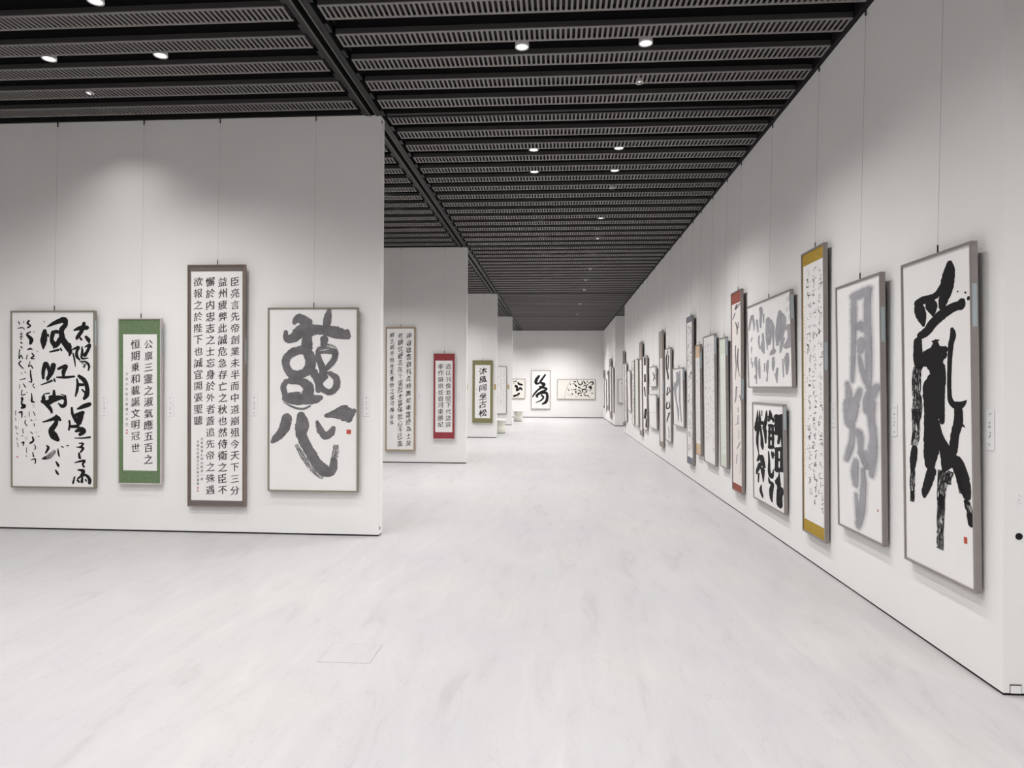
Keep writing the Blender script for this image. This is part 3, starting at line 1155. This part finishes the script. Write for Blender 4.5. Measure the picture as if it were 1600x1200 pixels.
def columns(seed, W, H, ncol, nch, x0, x1, y0, y1, mats=('ink_s',), density=4, fat=0.11, ragged=0.0, jitter=0.1):
    """illegible cursive columns, written right to left"""
    rng = random.Random(seed)
    inks = [Ink(stuff=True) for _ in mats]
    cw = (x1 - x0) / ncol
    for c in range(ncol):
        cx = x1 - cw * (c + 0.5)
        ye = y1 - (ragged * (y1 - y0) * rng.random() if c else 0)
        pitch = (y1 - y0) / nch
        y = y0
        while y + pitch * 0.8 < ye:
            g = pitch * rng.uniform(0.75, 1.1)
            ink = inks[min(len(mats) - 1, int(rng.random() * len(mats)))]
            ink.scribble(cx + rng.uniform(-jitter, jitter) * cw, y + g / 2, g * 0.92, min(cw * 0.85, g * 1.1), rng, density, fat)
            y += g
    return list(zip(mats, inks))

RZ = -PI / 2
GAP = 0.012
def on_right(y, zb):
    return (WALL_X - GAP, y, zb)
def on_part(x, yw, zb):
    return (x, yw - GAP, zb)

# ---- right wall, from the camera end to the far end
G1 = 'works on the long right wall'
W, H = 0.698, 1.809
work('R1', 'framed_calligraphy', 'large framed black brush character with dry streaks, nearest on the right wall', 'picture', on_right(3.892, 0.451), RZ, W, H, 0.87,
     inks=traced('R1', W, H), seals=[(0.610, 1.555, 0.026, 0.034)], tape=(0.22, 0.44), group=G1)
W, H = 0.705, 1.808
work('R2', 'framed_calligraphy', 'framed panel of two blurred pale grey characters on the near right wall', 'picture', on_right(4.858, 0.459), RZ, W, H, 0.83,
     inks=traced('R2', W, H, True), seals=[(0.625, 1.585, 0.010, 0.018)], tape=(0.23, 0.46), group=G1)
W, H = 0.493, 2.41
ik = columns('R3', W, H, 3, 22, 0.10, W - 0.035, 0.15, H - 0.16, ('ink_s', 'ink_s', 'ink_g', 'ink_l'), 4, 0.085, 0.06)
thin = columns('R3b', W, H, 1, 40, 0.045, 0.09, 0.45, H - 0.45, ('cloth_gold',), 3, 0.10)
work('R3', 'framed_scroll', 'tall framed scroll of cursive columns with mustard gold ends, right wall', 'scroll', on_right(5.697, 0.256), RZ, W, H, 0.5,
     border='cloth_gold', margins=(0.02, 0.004, 0.10, 0.10), inks=ik + thin, tape=(0.80, 1.02), group=G1)
W, H = 1.405, 0.907
work('R4', 'framed_calligraphy', 'wide framed sheet of loose grey kana, hung above the bold black three-column panel', 'picture', on_right(6.902, 1.498), RZ, W, H, 1.6,
     inks=traced('R4', W, H), tape=(0.05, 0.27), group=G1)
W, H = 1.00, 1.046
work('R5', 'framed_calligraphy', 'framed bold black three-column writing, hung low under the grey kana sheet', 'picture', on_right(6.900, 0.298), RZ, W, H, 0.95,
     inks=traced('R5', W, H), tape=(0.02, 0.24), group=G1, wire=False)
W, H = 0.443, 2.398
work('R6', 'framed_scroll', 'tall narrow framed scroll with brick red ends and pinkish paper, right wall', 'scroll', on_right(8.056, 0.253), RZ, W, H, 0.65,
     border='cloth_brick', margins=(0.012, 0.004, 0.13, 0.08), paper='paper_pink', inks=traced('R6', W, H), tape=(1.05, 1.28), group=G1)
W, H = 0.351, 1.68
ik = columns('R7', W, H, 2, 24, 0.10, W - 0.07, 0.26, H - 0.22, ('ink_h', 'ink_l'), 3, 0.09)
work('R7', 'framed_scroll', 'narrow framed scroll with pale green mount and faint writing, right wall', 'scroll', on_right(8.709, 0.467), RZ, W, H, 0.88,
     border='cloth_pale_green', margins=(0.06, 0.012, 0.20, 0.16), paper='paper_green', inks=ik, tape=(0.02, 0.24), group=G1)
W, H = 0.69, 1.812
ik = columns('R8', W, H, 4, 18, 0.07, W - 0.06, 0.10, H - 0.12, ('ink_l', 'ink_h', 'ink_h'), 4, 0.12, 0.15)
work('R8', 'framed_calligraphy', 'framed panel of light grey cursive columns beside the pale green scroll, right wall', 'picture', on_right(9.493, 0.423), RZ, W, H, 0.75,
     inks=ik, tape=(0.05, 0.28), group=G1)
W, H = 0.36, 1.68
ik = columns('R9', W, H, 3, 22, 0.05, W - 0.05, 0.24, H - 0.22, ('ink_l', 'ink_h', 'ink_g'), 3, 0.11)
work('R9', 'framed_scroll', 'narrow framed scroll with pale orange ends, right wall', 'scroll', on_right(10.244, 0.468), RZ, W, H, 0.75,
     border='cloth_orange', margins=(0.0, 0.0, 0.18, 0.16), inks=ik, tape=(0.12, 0.36), group=G1)
W, H = 0.47, 2.394
ik = columns('R10', W, H, 2, 10, 0.06, W - 0.06, 0.14, H - 0.20, ('ink_l', 'ink_g', 'ink_h'), 5, 0.12)
work('R10', 'framed_scroll', 'tall framed scroll with slate blue ends and two columns of large characters, right wall', 'scroll', on_right(10.874, 0.253), RZ, W, H, 0.6,
     border='cloth_blue', margins=(0.006, 0.006, 0.08, 0.10), inks=ik, group=G1)
W, H = 1.0, 1.036
work('R11', 'framed_calligraphy', 'squarish framed sheet with two long grey drips, right wall beyond the blue-ended scroll', 'picture', on_right(11.911, 0.806), RZ, W, H, 1.35,
     inks=traced('R11', W, H), tape=(0.02, 0.22), group=G1)
W, H = 0.673, 1.808
work('R12', 'framed_calligraphy', 'framed single column of bold black linked characters, right wall', 'picture', on_right(13.02, 0.45), RZ, W, H, 0.6,
     inks=traced('R12', W, H), group=G1)
W, H = 0.466, 2.394
ik = columns('R13', W, H, 2, 20, 0.06, W - 0.06, 0.6, H - 0.3, ('ink_h', 'ink_l'), 3, 0.09)
work('R13', 'framed_scroll', 'tall narrow taupe-mounted scroll beside the bold black linked column, right wall', 'scroll', on_right(13.842, 0.266), RZ, W, H, 0.6,
     border='cloth_taupe', margins=(0.05, 0.02, 0.55, 0.10), paper='paper_pink', inks=ik, tape=(1.0, 1.3), group=G1)
W, H = 1.05, 0.46
work('R14', 'framed_calligraphy', 'small wide framed sheet, the upper one of two stacked far down the right wall', 'picture', on_right(15.12, 1.505), RZ, W, H, 2.6,
     inks=traced('R14', W, H), tape=(0.02, 0.16), group=G1)
W, H = 1.2, 0.773
work('R15', 'framed_calligraphy', 'wide framed sheet with one thin grey line, lower of two stacked down the right wall', 'picture', on_right(15.05, 0.566), RZ, W, H, 2.0,
     inks=traced('R15', W, H), tape=(0.02, 0.16), group=G1, wire=False)
W, H = 0.70, 1.808
work('R16', 'framed_calligraphy', 'framed panel of heavy black blots in one column, just beyond the two stacked wide sheets', 'picture', on_right(16.39, 0.45), RZ, W, H, 0.77,
     inks=traced('R16', W, H), group=G1)
W, H = 0.48, 2.405
ik = columns('R17', W, H, 2, 20, 0.06, W - 0.06, 0.5, H - 0.3, ('ink_h', 'ink_l'), 3, 0.1)
work('R17', 'framed_scroll', 'tall taupe-topped scroll just beyond the heavy black blots, far down the right wall', 'scroll', on_right(17.18, 0.251), RZ, W, H, 0.72,
     border='cloth_taupe', margins=(0.04, 0.03, 0.45, 0.12), inks=ik, group=G1)
W, H = 0.70, 1.812
ik = columns('R18', W, H, 3, 16, 0.08, W - 0.08, 0.12, H - 0.14, ('ink_h', 'ink_l'), 3, 0.1)
work('R18', 'framed_calligraphy', 'framed panel of very faint writing, fifth from the far end of the long right wall', 'picture', on_right(18.09, 0.44), RZ, W, H, 0.75,
     paper='paper_green', inks=ik, group=G1)
W, H = 0.52, 1.802
ik = columns('R19', W, H, 1, 6, 0.08, W - 0.08, 0.12, H - 0.14, ('ink_g', 'ink_s', 'ink_l'), 5, 0.13)
work('R19', 'framed_calligraphy', 'narrow framed column of dark grey characters, fourth from far end of long right wall', 'picture', on_right(18.95, 0.44), RZ, W, H, 0.6,
     inks=ik, group=G1)
W, H = 0.82, 1.2
ik = columns('R20', W, H, 3, 8, 0.1, W - 0.1, 0.14, H - 0.14, ('ink_h',), 3, 0.1)
work('R20', 'framed_calligraphy', 'shorter pale framed sheet, third from the far end of the long right wall', 'picture', on_right(19.99, 0.784), RZ, W, H, 1.5,
     inks=ik, group=G1)
W, H = 0.56, 1.83
ik = columns('R21', W, H, 1, 6, 0.1, W - 0.1, 0.14, H - 0.3, ('ink_k', 'ink_g'), 5, 0.12)
work('R21', 'framed_calligraphy', 'narrow framed column of black characters, second from far end of long right wall', 'picture', on_right(21.02, 0.415), RZ, W, H, 0.7,
     inks=ik, group=G1)
W, H = 0.40, 2.426
ik = columns('R22', W, H, 1, 18, 0.06, W - 0.06, 0.5, H - 0.3, ('ink_h', 'ink_l'), 3, 0.1)
work('R22', 'framed_scroll', 'tall dark-topped scroll at the far end of the long right wall, by the opening', 'scroll', on_right(21.62, 0.243), RZ, W, H, 0.62,
     border='cloth_brown', margins=(0.03, 0.03, 0.42, 0.10), inks=ik, group=G1)
# right wall beyond the opening
G2 = 'works on the right wall beyond the opening'
for lb, y, zb, W, H, brd, mg, nm in (
    ('narrow panel nearest the opening, first on the far stretch of the right wall', 25.92, 0.517, 0.55, 1.736, None, None, 'framed_calligraphy'),
    ('tallest taupe scroll on the far stretch of the right wall', 27.05, 0.232, 0.85, 2.41, 'cloth_taupe', (0.06, 0.06, 0.30, 0.26), 'framed_scroll'),
    ('taupe-edged panel just beyond the tallest scroll on the far stretch of the right wall', 28.55, 0.516, 0.80, 1.67, 'cloth_taupe', (0.05, 0.05, 0.16, 0.16), 'framed_scroll'),
    ('plain white panel, shortest on the far stretch of the right wall', 29.85, 0.410, 0.78, 1.418, None, None, 'framed_calligraphy'),
    ('dark-topped narrow panel closest to the back corner of the right wall', 30.96, 0.517, 0.60, 1.742, 'cloth_brown', (0.03, 0.03, 0.34, 0.08), 'framed_scroll')):
    ik = columns(lb, W, H, 3, 12, 0.09, W - 0.09, 0.36, H - 0.32, ('ink_h', 'ink_l', 'ink_g'), 3, 0.1)
    work('S', nm, lb, 'scroll' if nm == 'framed_scroll' else 'picture', on_right(y, zb), RZ, W, H, 0.72, border=brd, margins=mg, inks=ik, group=G2)
W, H = 0.62, 0.919
ik = columns('REC', W, H, 3, 7, 0.08, W - 0.08, 0.10, H - 0.10, ('ink_l', 'ink_h'), 3, 0.1)
work('REC', 'framed_calligraphy', 'small framed sheet facing the hall inside the opening in the right wall', 'picture', on_part(2.285 + W / 2, Y4, 0.878), 0, W, H, 0.8,
     frame='frame_olive', inks=ik)

# ---- first partition
G3 = 'works on the first left partition'
W, H = 0.907, 1.816
work('L1', 'framed_calligraphy', 'framed sheet of bold black characters beside small kana, farthest left on first partition', 'picture', on_part(-5.155, Y1, 0.434), 0, W, H, 0.7,
     frame='frame_olive', inks=traced('L1', W, H), seals=[(0.068, 1.50, 0.014, 0.014)], tape=(0.10, 0.36), group=G3)
W, H = 0.459, 1.684
rng = random.Random(22)
ik = []
write_column(ik, '公禀三靈之淑氣應五百之', 0.322, 0.205, 0.1165, 0.098, rng, thick=0.016, thin=-0.005, slant=0.17, warp=0.02)
write_column(ik, '恒期乗和載誕文明冠世', 0.185, 0.205, 0.1165, 0.098, rng, thick=0.016, thin=-0.005, slant=0.17, warp=0.02)
write_column(ik, '令和元年秋日敬書千字文', 0.092, 0.54, 0.051, 0.032, rng, m='ink_g', slant=0.1)
work('L2', 'framed_scroll', 'two-column scroll in a green mount and thin pale frame, first partition', 'scroll', on_part(-4.228, Y1, 0.486), 0, W, H, 0.7,
     frame='frame_pale', rim=0.012, border='cloth_green', margins=(0.042, 0.036, 0.150, 0.128), inks=ik,
     seals=[(0.094, 1.135, 0.014, 0.014), (0.094, 1.165, 0.014, 0.014)], tape=(0.10, 0.36), group=G3)
W, H = 0.600, 2.434
ik = []
rng = random.Random(33)
for i, t in enumerate(('臣亮言先帝創業未半而中道崩殂今天下三分', '益州疲弊此誠危急存亡之秋也然侍衛之臣不', '懈於内忠志之士忘身於外者蓋追先帝之殊遇', '欲報之於陛下也誠宜開張聖聽')):
    write_column(ik, t, 0.493 - 0.1275 * i, 0.113, 0.1163, 0.098, rng, thick=0.016, thin=-0.004, slant=0.16, warp=0.02)
write_column(ik, '右録諸葛孔明出師表一節', 0.150, 1.73, 0.0405, 0.029, rng, m='ink_g', slant=0.1)
write_column(ik, '令和元年歳次己亥秋日謹書', 0.108, 1.76, 0.0385, 0.029, rng, m='ink_g', slant=0.1)
work('L3', 'framed_scroll', 'tall scroll of four columns of regular characters with dark brown mount, first partition', 'scroll', on_part(-3.423, Y1, 0.272), 0, W, H, 0.7,
     frame='frame_brown', rim=0.012, border='cloth_brown', margins=(0.026, 0.018, 0.056, 0.052), inks=ik,
     seals=[(0.108, 2.245, 0.013, 0.013), (0.108, 2.275, 0.013, 0.013)], tape=(0.75, 1.0), group=G3)
W, H = 0.922, 1.833
work('L4', 'framed_calligraphy', 'framed sheet of two huge charcoal grey characters with a square red seal, first partition', 'picture', on_part(-2.431, Y1, 0.440), 0, W, H, 0.7,
     frame='frame_olive', inks=traced('L4', W, H), seals=[(0.826, 1.232, 0.044, 0.044)], group=G3)

# ---- second partition
G4 = 'works on the second left partition'
W, H = 0.585, 2.406
ik = []
rng = random.Random(55)
for i, (t, top, pt, sz) in enumerate((('神龜雖壽猶有竟時騰蛇乘霧終為土灰', 0.10, 0.139, 0.125), ('老驥伏櫪志在千里烈士暮年壯心不已盈', 0.10, 0.131, 0.125), ('縮之期不但在天養怡之福可得永年', 0.09, 0.122, 0.105))):
    write_column(ik, t, 0.455 - 0.165 * i, top, pt, sz, rng, thick=0.018, thin=-0.004, slant=0.2, warp=0.12, rough=0.04, sx=0.85)
work('L5', 'framed_scroll', 'tall tan-framed scroll of three running-script columns on the second partition', 'scroll', on_part(-3.055, Y2, 0.234), 0, W, H, 0.6,
     frame='frame_tan', rim=0.026, border='paper_cream', margins=(0.004, 0.004, 0.004, 0.004), inks=ik, group=G4)
W, H = 0.428, 1.662
ik = []
rng = random.Random(66)
write_column(ik, '造以刊像並竪下代誌容', 0.297, 0.195, 0.1245, 0.115, rng, thick=0.014, thin=-0.006, slant=0.1, warp=0.02)
write_column(ik, '奉作鎮抱並嶽河東勝紀', 0.145, 0.195, 0.1245, 0.115, rng, thick=0.014, thin=-0.006, slant=0.1, warp=0.02)
work('L6', 'framed_scroll', 'scroll in a vivid red mount with two columns of characters on the second partition', 'scroll', on_part(-2.196, Y2, 0.472), 0, W, H, 0.6,
     frame='frame_pale', rim=0.009, border='cloth_red', margins=(0.034, 0.042, 0.135, 0.125), inks=ik,
     seals=[(0.075, 0.77, 0.012, 0.02)], group=G4)
# ---- third and fourth partitions
W, H = 0.591, 1.811
ik = []
rng = random.Random(77)
write_column(ik, '沐風同坐古松', 0.305, 0.19, 0.242, 0.225, rng, m='ink_k', thick=0.026, thin=0.006, slant=0.18, warp=0.11, rough=0.035)
work('L7', 'framed_scroll', 'scroll of one column of six large characters in an olive green mount, third partition', 'scroll', on_part(-2.182, Y3, 0.437), 0, W, H, 0.7,
     frame='cloth_olive', rim=0.010, border='cloth_olive', margins=(0.062, 0.062, 0.125, 0.125), inks=ik, seals=[(0.12, 0.83, 0.016, 0.03), (0.12, 0.97, 0.016, 0.02)])
W, H = 0.46, 1.831
ik = columns('L8', W, H, 3, 22, 0.05, W - 0.05, 0.06, H - 0.10, ('ink_g', 'ink_s', 'ink_l'), 3, 0.085, 0.1)
work('L8', 'framed_calligraphy', 'narrow framed sheet of thin cursive columns on the fourth partition', 'picture', on_part(-2.204, Y4, 0.438), 0, W, H, 0.7,
     frame='frame_brown', inks=ik)
# ---- back wall
G5 = 'works on the back wall'
W, H = 0.787, 0.943
work('L9', 'framed_calligraphy', 'small framed sheet with a tumbling black character, leftmost on the back wall', 'picture', on_part(-1.973, YF, 0.919), 0, W, H, 0.7,
     frame='frame_brown', paper='paper_cream', inks=traced('L9', W, H), group=G5)
W, H = 0.907, 1.854
work('L10', 'framed_calligraphy', 'upright framed sheet with one large black flowing character, middle of the back wall', 'picture', on_part(-0.823, YF, 0.418), 0, W, H, 0.7,
     frame='frame_brown', inks=traced('L10', W, H), seals=[(0.13, 1.41, 0.02, 0.02)], group=G5)
W, H = 1.814, 0.948
work('L11', 'framed_calligraphy', 'wide framed fan shape filled with scattered black strokes, right part of the back wall', 'picture', on_part(0.877, YF, 0.896), 0, W, H, 0.7,
     frame='frame_brown', paper='paper_cream', inks=traced('L11', W, H), group=G5)

# ------------------------------------------------------------------ caption cards
def caption(label, loc, rz, w_=0.062, h_=0.205, m='card_white', groups=(0.10, 0.36, 0.60, 0.86), seed=0):
    root = empty('caption_card', loc, rz, label=label, category='caption', group='caption cards beside the works')
    me = box_mesh('card', (-w_/2, w_/2, -0.004, 0, 0, h_))
    bevel_mesh(me, 0.0008, 1)
    new_obj('card', me, m, root)
    rng = random.Random(seed)
    ik = Ink('card_text', True)
    for q, g in enumerate(groups):
        n_ = 1 if q in (0, len(groups) - 1) else 2
        for t in range(n_):
            ik.scribble(w_ * 0.5, h_ * g + (t - (n_ - 1) / 2) * w_ * 0.34, w_ * 0.30, w_ * 0.32, rng, 4, 0.13)
    VV = [(x - w_/2, -0.0045 - l * 0.2, h_ - y) for x, y, l in ik.V]
    new_obj('card_text', mesh('card_text', VV, ik.F), 'ink_g' if m == 'card_white' else 'ink_s', root, kind='stuff')
    return root
def cap_right(label, y, zb, **k):
    return caption(label, (WALL_X - 0.0005, y, zb), RZ, **k)
def cap_left(label, x, yw, zb, **k):
    return caption(label, (x, yw - 0.0005, zb), 0, **k)
cap_left('white caption card right of the black-and-kana sheet, first partition', -4.639, Y1, 1.18, seed=1)
cap_left('white caption card between the green scroll and the tall brown scroll', -3.933, Y1, 1.18, seed=2)
cap_left('white caption card between the tall brown scroll and the huge grey characters', -3.053, Y1, 1.19, seed=3)
cap_left('white caption card at the free end of the first partition', -1.903, Y1, 1.195, seed=4)
cap_left('white caption card between the tan-framed scroll and the red scroll, second partition', -2.693, Y2, 1.19, seed=5)
cap_left('white caption card right of the red scroll, second partition', -1.915, Y2, 1.19, seed=6)
cap_left('small tan caption card right of the olive green scroll, third partition', -1.824, Y3, 1.395, w_=0.055, h_=0.17, m='card_tan', seed=7)
cap_left('small tan caption card at the free end of the fourth partition', -1.910, Y4, 1.39, w_=0.07, h_=0.175, m='card_tan', seed=8)
cap_left('small tan caption card left of the olive green scroll, third partition', -2.645, Y3, 1.40, w_=0.05, h_=0.15, m='card_tan', seed=9)
cap_right('white caption card right of the nearest black brush work, right wall', 3.500, 1.19, seed=10)
cap_right('white caption card right of the blurred grey characters, right wall', 4.450, 1.19, seed=11)
cap_right('white caption card right of the tall mustard-ended scroll, right wall', 5.406, 1.19, seed=12)


PLUG, MARK, BOXP = (2.2538, 0, 0.779), (2.2534, 0, 0.9575), (2.2125, 2.266, 0.0545)
# ------------------------------------------------------------------ small things by the near corner of the right wall
e = empty('wall_plug', (PLUG[0], YN, PLUG[2]), 0, label='small round black plug in the wall face right of the nearest black brush work', category='wall plug')
me = lathe_mesh('plug_disc', [(0.0165, 0.0), (0.0165, 0.003), (0.0125, 0.005)], 20)
me.transform(Matrix.Rotation(PI / 2, 4, 'X'))
new_obj('plug_disc', me, 'black_seal', e)
e = empty('wall_notice', (MARK[0], YN, MARK[2]), 0, label='tiny faint beige notice on the wall face above the round black plug', category='notice')
new_obj('plate', box_mesh('plate', (-0.014, 0.014, -0.0015, 0, -0.032, 0.032)), 'card_white', e)
ik = Ink('notice_text', True)
rng = random.Random(5)
for z in (-0.018, 0.0, 0.018):
    ik.scribble(0, z, 0.014, 0.02, rng, 4, 0.12)
new_obj('notice_text', mesh('notice_text', [(x, -0.0018 - l * 0.1, y) for x, y, l in ik.V], ik.F), 'mark_beige', e, kind='stuff')
bx0, bx1, bz = BOXP
e = empty('socket_cover', ((bx0 + bx1) / 2, YN, 0.012), 0, label='small square white socket cover at the foot of the wall in the near right corner', category='socket cover')
hw, hz = (bx1 - bx0) / 2, bz - 0.012
new_obj('cover_plate', box_mesh('cover_plate', (-hw + 0.003, hw - 0.003, -0.004, 0, 0.0, hz - 0.004)), 'wall_paint', e)
new_obj('cover_seam', box_mesh('cover_seam', (-hw, -hw + 0.0018, -0.003, 0, 0, hz), (hw - 0.0018, hw, -0.003, 0, 0, hz)), 'wire_grey', e)
new_obj('cover_top_edge', box_mesh('cover_top_edge', (-hw, hw, -0.004, 0, hz - 0.004, hz)), 'black_seal', e)

# ------------------------------------------------------------------ floor hatch
hx0, hx1, hy0, hy1 = -1.296, -1.004, 3.512, 3.782
e = empty('floor_hatch', ((hx0 + hx1) / 2, (hy0 + hy1) / 2, 0), 0, label='square stone floor hatch with a hairline seam in front of the first partition', category='floor hatch')
sx, sy = (hx1 - hx0) / 2, (hy1 - hy0) / 2
new_obj('hatch_lid', bevel_mesh(box_mesh('hatch_lid', (-sx + 0.003, sx - 0.003, -sy + 0.003, sy - 0.003, -0.01, 0.0012)), 0.0008, 1), 'floor_marble', e)
t_ = 0.0032
new_obj('hatch_seam', box_mesh('hatch_seam', (-sx, sx, -sy, -sy + t_, -0.01, 0.0008), (-sx, sx, sy - t_, sy, -0.01, 0.0006), (-sx, -sx + t_, -sy, sy, -0.01, 0.0008), (sx - t_, sx, -sy, sy, -0.01, 0.0006)), 'wire_grey', e)

# ------------------------------------------------------------------ two pinched stools
def stool(x, y, label, hh):
    e = empty('stool', (x, y, 0), 0, label=label, category='stool', group='pinched white stools by the partitions')
    R_ = 0.205
    b = lathe_mesh('stool_body', [(R_ * 0.90, 0.012), (R_ * 0.93, 0.03), (R_ * 0.93, hh * 0.30), (R_ * 0.86, hh * 0.40), (R_ * 0.80, hh * 0.46), (R_ * 0.80, hh * 0.54), (R_ * 0.86, hh * 0.66), (R_ * 0.95, hh * 0.80)], 32)
    o = new_obj('stool_body', b, 'stool_white', e)
    for p in o.data.polygons:
        p.use_smooth = len(p.vertices) == 4
    s = lathe_mesh('cushion', [(R_ * 0.97, hh * 0.80), (R_ * 1.02, hh * 0.83), (R_ * 1.02, hh * 0.93), (R_ * 0.95, hh * 0.98), (R_ * 0.6, hh)], 32)
    o = new_obj('cushion', s, 'stool_white', e)
    for p in o.data.polygons:
        p.use_smooth = len(p.vertices) == 4
    new_obj('foot_ring', lathe_mesh('foot_ring', [(R_ * 0.86, 0.0), (R_ * 0.86, 0.013)], 32), 'back_board', e)
stool(-1.855, 20.9 + 0.2, 'white pinched stool behind the end of the third partition, nearer of two', 0.455)
stool(-1.70, 28.2 + 0.2, 'white pinched stool behind the end of the fourth partition, farther of two', 0.48)
